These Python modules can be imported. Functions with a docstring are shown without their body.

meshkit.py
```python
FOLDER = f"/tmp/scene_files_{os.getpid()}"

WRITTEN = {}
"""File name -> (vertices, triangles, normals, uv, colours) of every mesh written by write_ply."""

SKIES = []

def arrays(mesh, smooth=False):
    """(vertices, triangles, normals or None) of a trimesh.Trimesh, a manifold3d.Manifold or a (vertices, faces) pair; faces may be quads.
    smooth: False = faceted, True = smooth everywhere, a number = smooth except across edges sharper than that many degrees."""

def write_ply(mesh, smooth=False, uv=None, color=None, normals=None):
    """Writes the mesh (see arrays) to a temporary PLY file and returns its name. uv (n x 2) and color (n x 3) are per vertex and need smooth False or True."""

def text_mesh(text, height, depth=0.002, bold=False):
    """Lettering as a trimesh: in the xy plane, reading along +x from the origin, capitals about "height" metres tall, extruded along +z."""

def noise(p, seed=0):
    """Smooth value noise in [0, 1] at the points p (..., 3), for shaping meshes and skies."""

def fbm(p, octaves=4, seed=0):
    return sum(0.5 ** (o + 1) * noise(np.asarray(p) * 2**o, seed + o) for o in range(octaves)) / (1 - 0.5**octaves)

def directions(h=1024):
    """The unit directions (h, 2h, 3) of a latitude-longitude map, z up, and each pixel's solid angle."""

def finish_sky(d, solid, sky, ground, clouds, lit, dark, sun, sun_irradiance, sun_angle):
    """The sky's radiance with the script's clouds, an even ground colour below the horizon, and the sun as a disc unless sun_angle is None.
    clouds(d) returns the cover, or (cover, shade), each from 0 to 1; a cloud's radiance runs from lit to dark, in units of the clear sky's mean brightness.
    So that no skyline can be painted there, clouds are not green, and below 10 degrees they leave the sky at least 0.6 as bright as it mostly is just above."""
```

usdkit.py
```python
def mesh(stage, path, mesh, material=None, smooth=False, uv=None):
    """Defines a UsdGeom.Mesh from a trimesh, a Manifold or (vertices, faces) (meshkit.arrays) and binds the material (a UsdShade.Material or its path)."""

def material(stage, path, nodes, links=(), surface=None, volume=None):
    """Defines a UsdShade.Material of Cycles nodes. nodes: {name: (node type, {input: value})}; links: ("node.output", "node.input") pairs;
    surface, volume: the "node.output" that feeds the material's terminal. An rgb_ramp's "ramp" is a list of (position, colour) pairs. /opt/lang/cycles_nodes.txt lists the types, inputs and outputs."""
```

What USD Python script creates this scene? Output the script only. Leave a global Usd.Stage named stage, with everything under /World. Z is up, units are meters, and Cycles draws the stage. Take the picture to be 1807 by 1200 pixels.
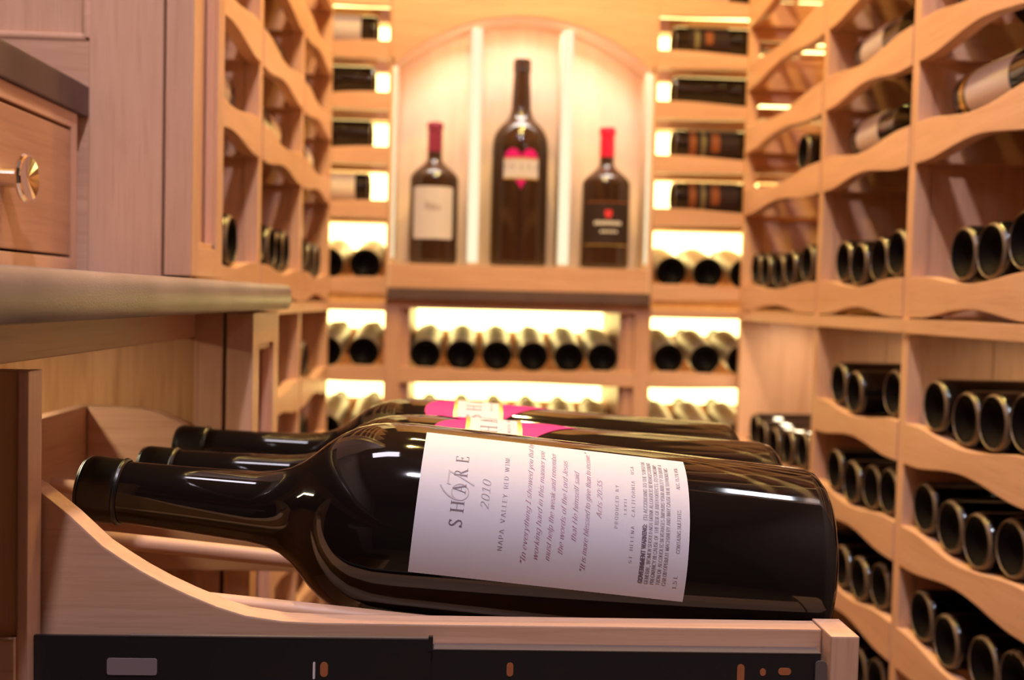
import math, random
import numpy as np, trimesh, usdkit, meshkit
from shapely.geometry import Polygon, Point, box as sbox
from shapely import affinity, union_all
from pxr import Usd, UsdGeom, UsdShade, Gf, Sdf, Vt

random.seed(7); np.random.seed(7)
stage = Usd.Stage.CreateInMemory()
UsdGeom.SetStageUpAxis(stage, 'Z'); UsdGeom.SetStageMetersPerUnit(stage, 1.0)
UsdGeom.Xform.Define(stage, '/World'); UsdGeom.Scope.Define(stage, '/World/Looks')

# ------------------------------------------------------------------ camera and exposure
EYE = (0.0, 0.0, 0.9)
cam = UsdGeom.Camera.Define(stage, '/World/camera')
R0, R1, R2 = (0.998978, -0.03799684, 0.02447835), (-0.02293667, 0.04049298, 0.99891653), (-0.03894687, -0.99845709, 0.03958008)
cam.AddTransformOp().Set(Gf.Matrix4d(*R0, 0, *R1, 0, *R2, 0, *EYE, 1))
cam.CreateHorizontalApertureAttr(36.0); cam.CreateVerticalApertureAttr(36.0 * 1200 / 1807)
cam.CreateFocalLengthAttr(36.0 * 1800 / 1807)
cam.CreateFStopAttr(6.0); cam.CreateFocusDistanceAttr(0.665)
cam.CreateClippingRangeAttr((0.02, 50.0))
cam.CreateExposureAttr(1.35)

# ------------------------------------------------------------------ light levels (the lamps themselves are built below)
SPOT = 620.0          # small ceiling spotlights
PANEL = 7.5          # small square ceiling lamp over the pulled-out drawer
BRACKET = 16.0        # added lamp at the right rack, for the highlight on the near bottle
LED = 2.8             # warm light panels behind the bottles of the back wall
ARCH = 12.5           # light strip hidden behind the arch of the niche
STRIP = 0.46          # diffusers on the front of the niche dividers
BAR = 19.0             # thin light bars under the waist boards and the countertop
COOL = (1.0, 0.92, 1.05)
WARM = (1.0, 0.74, 0.26)
WARM_SPOT = (1.0, 0.69, 0.19)

# ------------------------------------------------------------------ materials
M = {}
def mat(name, nodes, links, surface):
    M[name] = usdkit.material(stage, '/World/Looks/' + name, nodes, links, surface=surface)
def plain(name, color, rough=0.5, **k):
    mat(name, {'p': ('principled_bsdf', dict(base_color=color, roughness=rough, **k))}, [], 'p.BSDF')
def emit(name, color, s):
    mat(name, {'e': ('emission', dict(color=color, strength=s))}, [], 'e.emission')
def wood(name, axis, c0, c1, c2, rough=0.42, bev=0.0022, scale=1.0):
    lo, hi = 5.0 * scale, 75.0 * scale
    sc = [hi, hi, hi]; sc[axis] = lo
    sf = [v * 4.5 for v in sc]; sf[axis] = lo * 3
    sb = [9.0, 9.0, 9.0]; sb[axis] = 1.2
    n = {'g': ('geometry', {}),
         'm1': ('mapping', {'scale': sc}), 'm2': ('mapping', {'scale': sf}), 'm3': ('mapping', {'scale': sb}),
         'n1': ('noise_texture', {'scale': 1.0, 'detail': 3.0, 'roughness': 0.6, 'distortion': 0.6}),
         'n2': ('noise_texture', {'scale': 1.0, 'detail': 2.0, 'roughness': 0.5}),
         'n3': ('noise_texture', {'scale': 1.0, 'detail': 2.0, 'roughness': 0.5, 'distortion': 1.0}),
         'r1': ('rgb_ramp', {'ramp': [(0.25, c0), (0.5, c1), (0.78, c2)]}),
         'r2': ('rgb_ramp', {'ramp': [(0.33, (0.78, 0.74, 0.70)), (0.48, (1, 1, 1))]}),
         'r3': ('rgb_ramp', {'ramp': [(0.3, (0.90, 0.86, 0.83)), (0.62, (1.05, 1.04, 1.03))]}),
         'mx': ('mix', {'mix_type': 'multiply', 'fac': 0.35}), 'my': ('mix', {'mix_type': 'multiply', 'fac': 1.0}),
         'bv': ('bevel', {'radius': bev, 'samples': 4}),
         'b': ('bump', {'strength': 0.12, 'distance': 0.0008}),
         'p': ('principled_bsdf', {'roughness': rough, 'specular_ior_level': 0.35})}
    l = [('g.position', 'm1.vector'), ('g.position', 'm2.vector'), ('g.position', 'm3.vector'),
         ('m1.vector', 'n1.vector'), ('m2.vector', 'n2.vector'), ('m3.vector', 'n3.vector'),
         ('n1.fac', 'r1.fac'), ('n2.fac', 'r2.fac'), ('n3.fac', 'r3.fac'),
         ('r1.color', 'mx.color1'), ('r2.color', 'mx.color2'), ('mx.color', 'my.color1'), ('r3.color', 'my.color2'),
         ('my.color', 'p.base_color'), ('n2.fac', 'b.height'), ('bv.bevel', 'b.normal'), ('b.normal', 'p.normal')]
    mat(name, n, l, 'p.BSDF')
A0, A1, A2 = (0.58, 0.33, 0.21), (0.625, 0.365, 0.24), (0.665, 0.40, 0.27)
for i, ax in enumerate('xyz'):
    wood('alder_grain_' + ax, i, A0, A1, A2)
wood('drawer_dark_wood', 1, (0.40, 0.20, 0.115), (0.46, 0.24, 0.145), (0.51, 0.28, 0.175))  # darker than the alder around it, used on the drawer front
wood('veneer_panel', 2, (0.42, 0.20, 0.085), (0.55, 0.29, 0.13), (0.63, 0.36, 0.18), scale=1.3)
wood('pale_veneer', 2, (0.70, 0.52, 0.36), (0.75, 0.57, 0.41), (0.79, 0.62, 0.46), scale=0.8)
plain('dark_gap', (0.012, 0.006, 0.005), 0.8)

def glass(name, c, rough=0.045):
    mat(name, {'g': ('geometry', {}), 'n': ('noise_texture', {'scale': 60.0, 'detail': 2.0}),
               'r': ('map_range', {'from_min': 0.35, 'from_max': 0.75, 'to_min': rough * 0.7, 'to_max': rough * 1.8}),
               'p': ('principled_bsdf', {'base_color': c, 'ior': 1.52, 'specular_ior_level': 0.5})},
        [('g.position', 'n.vector'), ('n.fac', 'r.value'), ('r.result', 'p.roughness')], 'p.BSDF')
glass('bottle_glass', (0.006, 0.004, 0.0035))
glass('lit_display_glass', (0.035, 0.015, 0.008), 0.06)  # browner base colour stands for niche light through and off the glass
plain('lit_heel_glass', (0.14, 0.09, 0.052), 0.3, specular_ior_level=0.3)  # tan colour stands for light passing through the glass heel
plain('punt_dark', (0.004, 0.003, 0.003), 0.5, specular_ior_level=0.06)
plain('backlit_glass', (0.33, 0.25, 0.18), 0.28)  # pale body colour stands for panel light in and on dark glass
plain('capsule_black', (0.008, 0.006, 0.006), 0.30)
plain('capsule_burgundy', (0.22, 0.02, 0.05), 0.28)
plain('capsule_red', (0.72, 0.01, 0.05), 0.28)
plain('capsule_gold', (0.65, 0.45, 0.18), 0.25, metallic=0.8)
plain('capsule_silver', (0.6, 0.58, 0.55), 0.3, metallic=0.8)
def paper(name, c):
    mat(name, {'g': ('geometry', {}), 'n': ('noise_texture', {'scale': 700.0, 'detail': 2.0}),
               'b': ('bump', {'strength': 0.05, 'distance': 0.0003}),
               'p': ('principled_bsdf', {'base_color': c, 'roughness': 0.55, 'specular_ior_level': 0.15})},
        [('g.position', 'n.vector'), ('n.fac', 'b.height'), ('b.normal', 'p.normal')], 'p.BSDF')
paper('label_white', (0.585, 0.53, 0.565)); paper('label_cream', (0.80, 0.70, 0.55)); paper('label_dark', (0.035, 0.02, 0.018))
paper('label_pink', (0.58, 0.008, 0.19)); paper('label_orange', (0.26, 0.085, 0.03)); paper('label_olive', (0.20, 0.17, 0.08)); paper('label_grey', (0.35, 0.31, 0.30))
plain('gold_print', (0.62, 0.42, 0.12), 0.3, metallic=0.6)
plain('ink_dark', (0.16, 0.11, 0.14), 0.6); plain('ink_grey', (0.38, 0.31, 0.33), 0.6); plain('ink_pale', (0.42, 0.34, 0.37), 0.6)
plain('ink_rose', (0.42, 0.14, 0.25), 0.6); plain('ink_white', (0.75, 0.72, 0.68), 0.5); plain('ink_red', (0.70, 0.03, 0.04), 0.5)

def stone(name, c0, c1, rough, sc, bump=0.25):
    mat(name, {'g': ('geometry', {}), 'n': ('noise_texture', {'scale': sc, 'detail': 4.0, 'roughness': 0.6}),
               'n2': ('noise_texture', {'scale': 14.0, 'detail': 3.0}),
               'r': ('rgb_ramp', {'ramp': [(0.3, c0), (0.7, c1)]}),
               'b': ('bump', {'strength': bump, 'distance': 0.0012}), 'bv': ('bevel', {'radius': 0.004, 'samples': 4}),
               'p': ('principled_bsdf', {'roughness': rough})},
        [('g.position', 'n.vector'), ('g.position', 'n2.vector'), ('n2.fac', 'r.fac'), ('r.color', 'p.base_color'), ('n.fac', 'b.height'), ('bv.bevel', 'b.normal'), ('b.normal', 'p.normal')], 'p.BSDF')
stone('counter_stone', (0.155, 0.11, 0.105), (0.235, 0.172, 0.162), 0.27, 900.0)
stone('dark_stone', (0.085, 0.045, 0.038), (0.12, 0.065, 0.052), 0.6, 600.0)
stone('floor_tile', (0.16, 0.10, 0.07), (0.24, 0.16, 0.11), 0.4, 60.0)
stone('dark_plaster', (0.05, 0.035, 0.03), (0.07, 0.05, 0.04), 0.8, 90.0)
stone('plaster', (0.28, 0.20, 0.16), (0.34, 0.25, 0.20), 0.8, 90.0)
plain('slide_metal', (0.012, 0.011, 0.013), 0.32, specular_ior_level=0.6)
plain('rail_edge', (0.30, 0.27, 0.28), 0.3, metallic=0.8)
plain('sticker_grey', (0.23, 0.17, 0.18), 0.7)
plain('copper', (0.50, 0.17, 0.07), 0.4, metallic=0.3)
plain('chrome', (0.86, 0.76, 0.62), 0.07, metallic=1.0)
plain('lamp_trim', (0.7, 0.66, 0.62), 0.4)
emit('led_glow', WARM, LED); emit('spot_glow', COOL, SPOT); emit('panel_glow', COOL, PANEL); emit('added_bracket_glow', (0.9, 0.93, 1.0), BRACKET)
emit('arch_glow', (1.0, 0.90, 0.80), ARCH); emit('bar_glow', (1.0, 0.80, 0.45), BAR); emit('bright_bar_glow', (1.0, 0.84, 0.55), BAR * 1.35); emit('led_line', (1.0, 0.84, 0.56), STRIP); emit('warm_spot_glow', WARM_SPOT, SPOT)

# ------------------------------------------------------------------ scene helpers
used = {}
def numbered(path):
    if path not in used:
        used[path] = 0; return path
    used[path] += 1
    return f'{path}_{used[path]:03d}'
def tag(p, label=None, cat=None, group=None, kind=None):
    for k, v in (('label', label), ('category', cat), ('group', group), ('kind', kind)):
        if v: p.SetCustomDataByKey(k, v)
    return p
def thing(name, label, cat, loc=(0, 0, 0), group=None, mtx=None, root='/World/'):
    x = UsdGeom.Xform.Define(stage, numbered(root + name))
    if mtx is not None: x.AddTransformOp().Set(Gf.Matrix4d(*[float(v) for v in np.asarray(mtx).T.ravel()]))
    elif any(loc): x.AddTranslateOp().Set(Gf.Vec3d(*map(float, loc)))
    return tag(x.GetPrim(), label, cat, group)
def obj(name, mesh, material, parent=None, smooth=False, label=None):
    base = str(parent.GetPath()) if parent else '/World'
    m = usdkit.mesh(stage, numbered(base + '/' + name), mesh, M[material], smooth).GetPrim()
    if label: m.SetCustomDataByKey('label', label)
    return m
def struct(name, mesh, material):
    return tag(obj(name, mesh, material), kind='structure')
def part_group(name, parent):
    return UsdGeom.Xform.Define(stage, numbered(str(parent.GetPath()) + '/' + name)).GetPrim()

# ------------------------------------------------------------------ mesh helpers
def bx(x0, x1, y0, y1, z0, z1):
    m = trimesh.creation.box([x1 - x0, y1 - y0, z1 - z0]); m.apply_translation([(x0 + x1) / 2, (y0 + y1) / 2, (z0 + z1) / 2]); return m
def cat_(*ms): return trimesh.util.concatenate(list(ms))
def extr(poly, depth):
    ps = getattr(poly, 'geoms', [poly])
    return cat_(*[trimesh.creation.extrude_polygon(p, depth, engine='earcut') for p in ps if p.area > 0])
def in_yz(poly, x0, x1):       # polygon in (y, z), thick along x
    m = extr(poly, x1 - x0); v = m.vertices.copy(); m.vertices = np.stack([v[:, 2] + x0, v[:, 0], v[:, 1]], 1); return m
def in_xz(poly, y0, y1):       # polygon in (x, z), thick along y
    m = extr(poly, y1 - y0); v = m.vertices.copy(); m.vertices = np.stack([v[:, 0], y0 + v[:, 2], v[:, 1]], 1); m.invert(); return m
def in_xy(poly, z0, z1):
    m = extr(poly, z1 - z0); m.apply_translation([0, 0, z0]); return m
def lathe(profile, seg=40):
    """profile: (r, z) from bottom to top, closed with caps where r is 0."""
    p = np.array(profile, float); n = len(p); a = np.linspace(0, 2 * np.pi, seg, endpoint=False)
    v = np.stack([p[:, None, 0] * np.cos(a), p[:, None, 0] * np.sin(a), np.repeat(p[:, 1:2], seg, 1)], -1).reshape(-1, 3)
    i = np.arange(n - 1)[:, None] * seg; j = np.arange(seg)[None]; k = (j + 1) % seg
    q = np.stack([i + j, i + k, i + seg + k, i + seg + j], -1).reshape(-1, 4)
    f = np.vstack([q[:, [0, 1, 2]], q[:, [0, 2, 3]]])
    m = trimesh.Trimesh(v, f, process=False); m.merge_vertices(); m.update_faces(m.nondegenerate_faces()); return m
def rod(a, b, r, seg=18):
    m = trimesh.creation.cylinder(radius=r, segment=[a, b], sections=seg); return m
def wrap(poly, radius, phi0, thick=0.0003, off=0.0, fine=0.006, z0=0.0):
    """A flat outline (x along the girth, y up) laid on a cylinder of that radius about z, centred at angle phi0, as a thin skin."""
    m = extr(poly, thick)
    if fine: 
        v, f = trimesh.remesh.subdivide_to_size(m.vertices, m.faces, fine, max_iter=12); m = trimesh.Trimesh(v, f)
    return wrapm(m, radius, phi0, off, z0)
def wrapm(m, radius, phi0, off=0.0, z0=0.0):
    v = m.vertices; rr = radius + off + v[:, 2]; a = phi0 + v[:, 0] / radius
    m = trimesh.Trimesh(np.stack([rr * np.cos(a), rr * np.sin(a), z0 + v[:, 1]], 1), m.faces, process=False); return m
def thin_text(s, height, depth, thin):
    """As meshkit.text_mesh, with the strokes pared down by thin (in 96ths of the type size)."""
    import glob
    from PIL import Image, ImageDraw, ImageFont
    font = ImageFont.truetype(glob.glob("/opt/blender-*/*/datafiles/fonts/Inter.woff2")[0], 96)
    x0, y0, x1, y1 = font.getbbox(s, anchor="ls")
    im = Image.new("L", (x1 - x0 + 8, y1 - y0 + 8))
    ImageDraw.Draw(im).text((4 - x0, 4 - y0), s, 255, font, anchor="ls")
    on = np.pad(np.asarray(im) > 127, ((0, 0), (1, 1))).astype(np.int8)
    rows, st = np.nonzero(np.diff(on, axis=1) == 1); en = np.nonzero(np.diff(on, axis=1) == -1)[1]
    from shapely import box as boxes
    shape = union_all(boxes(st, -rows - 1, en, -rows)).buffer(0.6).buffer(-0.6 - thin).simplify(0.6)
    k = height / 70.0
    shape = affinity.affine_transform(shape, [k, 0, 0, k, -4 * k, (4 - y0) * k])
    return cat_(*[trimesh.creation.extrude_polygon(g, depth, engine="earcut") for g in getattr(shape, "geoms", [shape]) if g.area > 0])
def text(s, h, cx=0, y=0, slant=0.0, bold=False, squeeze=1.0, spacing=0.0, left=None, thin=1.3):
    """Lettering in the plane, capitals h tall, centred at cx (or starting at left), base line at y."""
    if spacing:
        ms, x = [], 0.0
        for ch in s:
            if ch == ' ': x += h * 0.55 + spacing; continue
            t = thin_text(ch, h, 0.00015, thin); t.apply_translation([x - t.bounds[0][0], 0, 0]); ms.append(t); x = t.bounds[1][0] + spacing
        m = cat_(*ms)
    else:
        m = meshkit.text_mesh(s, h, 0.00015, bold) if bold else thin_text(s, h, 0.00015, thin)
    v = m.vertices.copy(); v[:, 0] = v[:, 0] * squeeze + slant * v[:, 1]
    x0, x1 = v[:, 0].min(), v[:, 0].max()
    v[:, 0] += (cx - (x0 + x1) / 2) if left is None else left - x0
    v[:, 1] += y
    return trimesh.Trimesh(v, m.faces, process=False)
def seg(pts, w): 
    from shapely.geometry import LineString
    return LineString(pts).buffer(w / 2, cap_style=2, join_style=1)
def serif_word(h, gap):
    """SHARE in roman capitals with thick and thin strokes and serifs, starting at x = 0."""
    T, t, s = 0.115 * h, 0.045 * h, 0.30 * h
    def sf(x, y): return sbox(x - s / 2, y - t / 2, x + s / 2, y + t / 2)
    def letter(c):
        if c == 'S':
            a = [(0.42 * h, 0.80 * h), (0.33 * h, 0.95 * h), (0.20 * h, 0.97 * h), (0.08 * h, 0.86 * h), (0.08 * h, 0.70 * h), (0.20 * h, 0.56 * h), (0.34 * h, 0.44 * h), (0.45 * h, 0.29 * h), (0.43 * h, 0.12 * h), (0.28 * h, 0.02 * h), (0.12 * h, 0.05 * h), (0.02 * h, 0.20 * h)]
            return union_all([seg(a, 0.075 * h), seg(a[4:8], T), seg([(0.02 * h, 0.20 * h), (0.0, 0.0)], t), seg([(0.42 * h, 0.80 * h), (0.43 * h, 0.98 * h)], t)]), 0.46 * h
        if c == 'H':
            return union_all([seg([(0.12 * h, 0), (0.12 * h, h)], T), seg([(0.66 * h, 0), (0.66 * h, h)], T), seg([(0.1 * h, 0.52 * h), (0.68 * h, 0.52 * h)], t), *[sf(x, y) for x in (0.12 * h, 0.66 * h) for y in (0.02 * h, 0.98 * h)]]), 0.8 * h
        if c == 'A':
            return union_all([seg([(0.10 * h, 0), (0.36 * h, h)], t), seg([(0.34 * h, h), (0.64 * h, 0)], T), seg([(0.2 * h, 0.34 * h), (0.54 * h, 0.34 * h)], t), sf(0.1 * h, 0.02 * h), sf(0.64 * h, 0.02 * h)]), 0.78 * h
        if c == 'R':
            a = [(0.12 * h, 0.97 * h), (0.30 * h, 0.97 * h), (0.43 * h, 0.88 * h), (0.44 * h, 0.72 * h), (0.36 * h, 0.56 * h), (0.12 * h, 0.51 * h)]
            return union_all([seg([(0.12 * h, 0), (0.12 * h, h)], T), seg(a, 0.065 * h), seg([(0.28 * h, 0.53 * h), (0.62 * h, 0)], T), sf(0.12 * h, 0.02 * h), sf(0.64 * h, 0.02 * h)]), 0.74 * h
        if c == 'E':
            return union_all([seg([(0.12 * h, 0), (0.12 * h, h)], T), seg([(0.0, 0.98 * h), (0.5 * h, 0.98 * h)], t), seg([(0.0, 0.02 * h), (0.54 * h, 0.02 * h)], t), seg([(0.12 * h, 0.52 * h), (0.42 * h, 0.52 * h)], t), seg([(0.5 * h, 0.98 * h), (0.5 * h, 0.82 * h)], t), seg([(0.54 * h, 0.02 * h), (0.55 * h, 0.2 * h)], t), seg([(0.42 * h, 0.42 * h), (0.42 * h, 0.62 * h)], t)]), 0.55 * h
    x, out = 0.0, []
    for c in 'SHARE':
        g, w = letter(c); out.append(affinity.translate(g, x, 0)); x += w + gap
    return union_all(out), x - gap

# ------------------------------------------------------------------ the room
XR, XL, YB = 0.618, -0.329, 2.35
struct('floor', bx(-1.0, 1.1, -1.9, 3.0, -0.05, 0.0), 'floor_tile')
struct('ceiling', bx(-1.0, 1.1, -1.9, 3.0, 2.5, 2.55), 'plaster')
struct('wall_left', bx(-1.0, -0.92, -1.9, 3.0, 0, 2.5), 'plaster')
struct('wall_right', bx(1.02, 1.1, -1.9, 3.0, 0, 2.5), 'plaster')
struct('wall_back', bx(-0.92, 1.02, 2.9, 3.0, 0, 2.5), 'plaster')
struct('wall_front', bx(-0.92, 1.02, -1.9, -1.8, 0, 2.5), 'dark_plaster')

# lamps
def spot(x, y, label, r=0.03):
    t = thing('ceiling_spotlight', label, 'ceiling light', (x, y, 2.5), 'small round spotlights in the ceiling')
    obj('trim', lathe([(r, -0.006), (r + 0.018, -0.006), (r + 0.02, 0.0), (r, 0.0), (r, -0.006)], 32), 'lamp_trim', t)
    obj('lens', lathe([(r, -0.003), (0, -0.003)], 32), 'warm_spot_glow' if y > 0.8 else 'spot_glow', t)
for i, (x, y, r) in enumerate([(0.05, -0.05, 0.044), (0.16, 0.60, 0.014), (0.0, 1.22, 0.03), (0.26, 1.5, 0.03), (0.02, 1.75, 0.03), (0.26, 2.05, 0.03)]):
    spot(x, y, r=r, label= f"small round ceiling spotlight, {['first', 'second', 'third', 'fourth', 'fifth', 'sixth'][i]} along the aisle")
t = thing('panel_lamp', 'small square ceiling lamp over the open drawer', 'ceiling light', (-0.34, 0.80, 2.46))
obj('housing', bx(-0.22, 0.22, -0.11, 0.11, 0.0, 0.04), 'lamp_trim', t); obj('diffuser', bx(-0.21, 0.21, -0.10, 0.10, -0.004, 0.0), 'panel_glow', t)
t = thing('added_bracket_lamp', 'added unseen flat lamp at the front of the right rack, for the bottle highlight', 'lamp', (0.555, 0.765, 1.62))  # added light source, placed to make the highlight on the near bottle
obj('bracket', bx(-0.02, 0.061, -0.012, 0.012, 0.006, 0.014), 'lamp_trim', t); obj('shade', bx(-0.058, 0.055, -0.052, 0.052, 0.0, 0.006), 'lamp_trim', t); obj('diffuser', bx(-0.054, 0.051, -0.048, 0.048, -0.003, 0.0), 'added_bracket_glow', t)

# ------------------------------------------------------------------ racks along the two sides
ROWZ = {'J': 1.704, 'I': 1.561, 'A': 1.418, 'B': 1.2755, 'C': 1.133, 'W': 0.917, 'D': 0.7095, 'E': 0.5635, 'F': 0.4155, 'G': 0.268, 'H': 0.12}
ENDH, DIP = 0.057, {'W': 0.012}
def scallop(y0, y1, zc, h=ENDH, dip=0.013, arch=0.013):
    s = np.linspace(0, 1, 25)
    w = np.clip((s - 0.1) / 0.8, 0, 1); w = 0.5 - 0.5 * np.cos(2 * np.pi * w); w = w ** 0.85
    top = [(y0 + (y1 - y0) * a, zc + h / 2 - dip * b) for a, b in zip(s, w)]
    bot = [(y0 + (y1 - y0) * a, zc - h / 2 + arch * b) for a, b in zip(s, w)]
    return Polygon(top + bot[::-1])
def side_rack(label, xf, sg, ys, rows, skip=()):
    t = thing('wine_rack', label, 'wine rack', group='wooden racks along the aisle')
    X = lambda a, b: (xf + sg * a, xf + sg * b) if sg > 0 else (xf - b, xf - a)
    D = 0.33
    for k, y in enumerate(ys):
        obj('stile', bx(*X(0, 0.022), y - 0.011, y + 0.011, 0.0, 2.3), 'alder_grain_z', t)
    bays = list(zip(ys[1:], ys[:-1]))             # (near, far)
    for b, (yn, yf) in enumerate(bays):
        far_open = (sg > 0 and b == 0)
        if not far_open:
            for i in range(3):                     # the partition is made of three boards
                w0, w1 = 0.022 + i * (D - 0.022) / 3, 0.022 + (i + 1) * (D - 0.022) / 3 - 0.0008
                obj('partition_board', bx(*X(w0, w1), yf - 0.009, yf + 0.009, 0.0, 2.3), 'alder_grain_z', t)
        for i in range(2):
            y0 = yn + 0.009 + (yf - yn - 0.018) * i / 2
            obj('back_board', bx(*X(D, D + 0.012), y0, y0 + (yf - yn - 0.018) / 2 - 0.001, 0.0, 2.3), 'alder_grain_z', t)
        for r in rows:
            if (b, r) in skip: continue
            z = ROWZ[r]
            obj('shelf_rail', in_yz(scallop(yn + 0.011, yf - 0.011, z, dip=0.012 if r == 'W' else 0.013), *X(-0.002, 0.018)), 'alder_grain_y', t)
            obj('rear_rail', in_yz(scallop(yn + 0.009, yf - 0.009, z, 0.05), *X(0.2, 0.218)), 'alder_grain_y', t)
            obj('side_cleat', bx(*X(0.022, 0.2), yf - 0.027, yf - 0.0095, z - ENDH / 2, z + ENDH / 2 - 0.004), 'alder_grain_x', t)
            if far_open and z > 0.99:
                for q in range(3):
                    obj('side_slat', bx(*X(0.03, D), yf - 0.014, yf - 0.004, z + 0.034 + q * 0.0165, z + 0.043 + q * 0.0165), 'alder_grain_x', t)
                obj('side_panel', bx(*X(0.022, D), yf - 0.009, yf + 0.009, z + 0.086, z + 0.143 - ENDH / 2), 'alder_grain_x', t)
            elif far_open:
                obj('side_panel', bx(*X(0.022, D), yf - 0.009, yf + 0.009, z + 0.03, z + (0.18 if r == 'W' else 0.3022 if r == 'E' else 0.115)), 'alder_grain_z', t)
        obj('waist_board', bx(*X(-0.004, D), yn, yf - 0.001, 0.866, 0.886), 'alder_grain_y', t)
    return t
YR = [2.338, 1.811, 1.433, 1.066, 0.69]
YL = [2.332, 1.958, 1.577, 1.203]
rrack = side_rack('tall wooden wine rack with scalloped rails along the right side of the aisle', XR, 1, YR, list(ROWZ), skip={(0, 'D')})
for y0, y1, w, mm in ((1.84, 2.25, 0.11, 'bright_bar_glow'), (1.46, 1.70, 0.20, 'bar_glow'), (1.10, 1.33, 0.20, 'bar_glow')):
    obj('light_bar', bx(XR + w, XR + w + 0.018, y0, y1, 0.8648, 0.8656), mm, rrack)
lrack = side_rack('tall wooden wine rack with scalloped rails behind the left cabinet', XL, -1, YL, list(ROWZ))

# ------------------------------------------------------------------ the back wall: display niche and two bottle columns
DC = thing('display_cabinet', 'arched wooden display cabinet with lit niche at the end of the aisle', 'display cabinet')
NL, NR = -0.196, 0.406            # outer edges
CX, CZ, RA = 0.105, 1.118, 0.427
def arch_pts(r, x0, x1, n=40):
    a0, a1 = math.acos((x0 - CX) / r), math.acos((x1 - CX) / r)
    return [(CX + r * math.cos(a), CZ + r * math.sin(a)) for a in np.linspace(a0, a1, n)]
il, ir = NL + 0.004, NR - 0.004
ap = arch_pts(RA, il, ir)
obj('arch_board', in_xz(Polygon([(NL, 1.60), (NL, ap[0][1] - 0.0), (il, ap[0][1])] + ap + [(NR, ap[-1][1]), (NR, 1.60)]).buffer(0), YB, YB + 0.008), 'alder_grain_x', DC)
for x0 in (NL - 0.0066, NR): obj('edge_stile', bx(x0, x0 + 0.0066, YB - 0.001, YB + 0.03, 0.0, 2.3), 'alder_grain_z', DC)
obj('frieze_board', bx(NL, NR, YB, YB + 0.022, 1.60, 1.612), 'alder_grain_x', DC)
# recessed panel over the arch, with its frame
obj('frame_stile', bx(NL, NL + 0.05, YB, YB + 0.022, 1.612, 2.3), 'alder_grain_z', DC); obj('frame_stile', bx(NR - 0.05, NR, YB, YB + 0.022, 1.612, 2.3), 'alder_grain_z', DC)
obj('upper_panel', bx(NL + 0.05, NR - 0.05, YB + 0.01, YB + 0.022, 1.612, 2.3), 'alder_grain_z', DC)
obj('panel_bead', cat_(bx(NL + 0.05, NR - 0.05, YB - 0.003, YB + 0.012, 1.612, 1.622), bx(NL + 0.05, NL + 0.06, YB - 0.003, YB + 0.012, 1.622, 2.2), bx(NR - 0.06, NR - 0.05, YB - 0.003, YB + 0.012, 1.622, 2.2)), 'alder_grain_x', DC)
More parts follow.
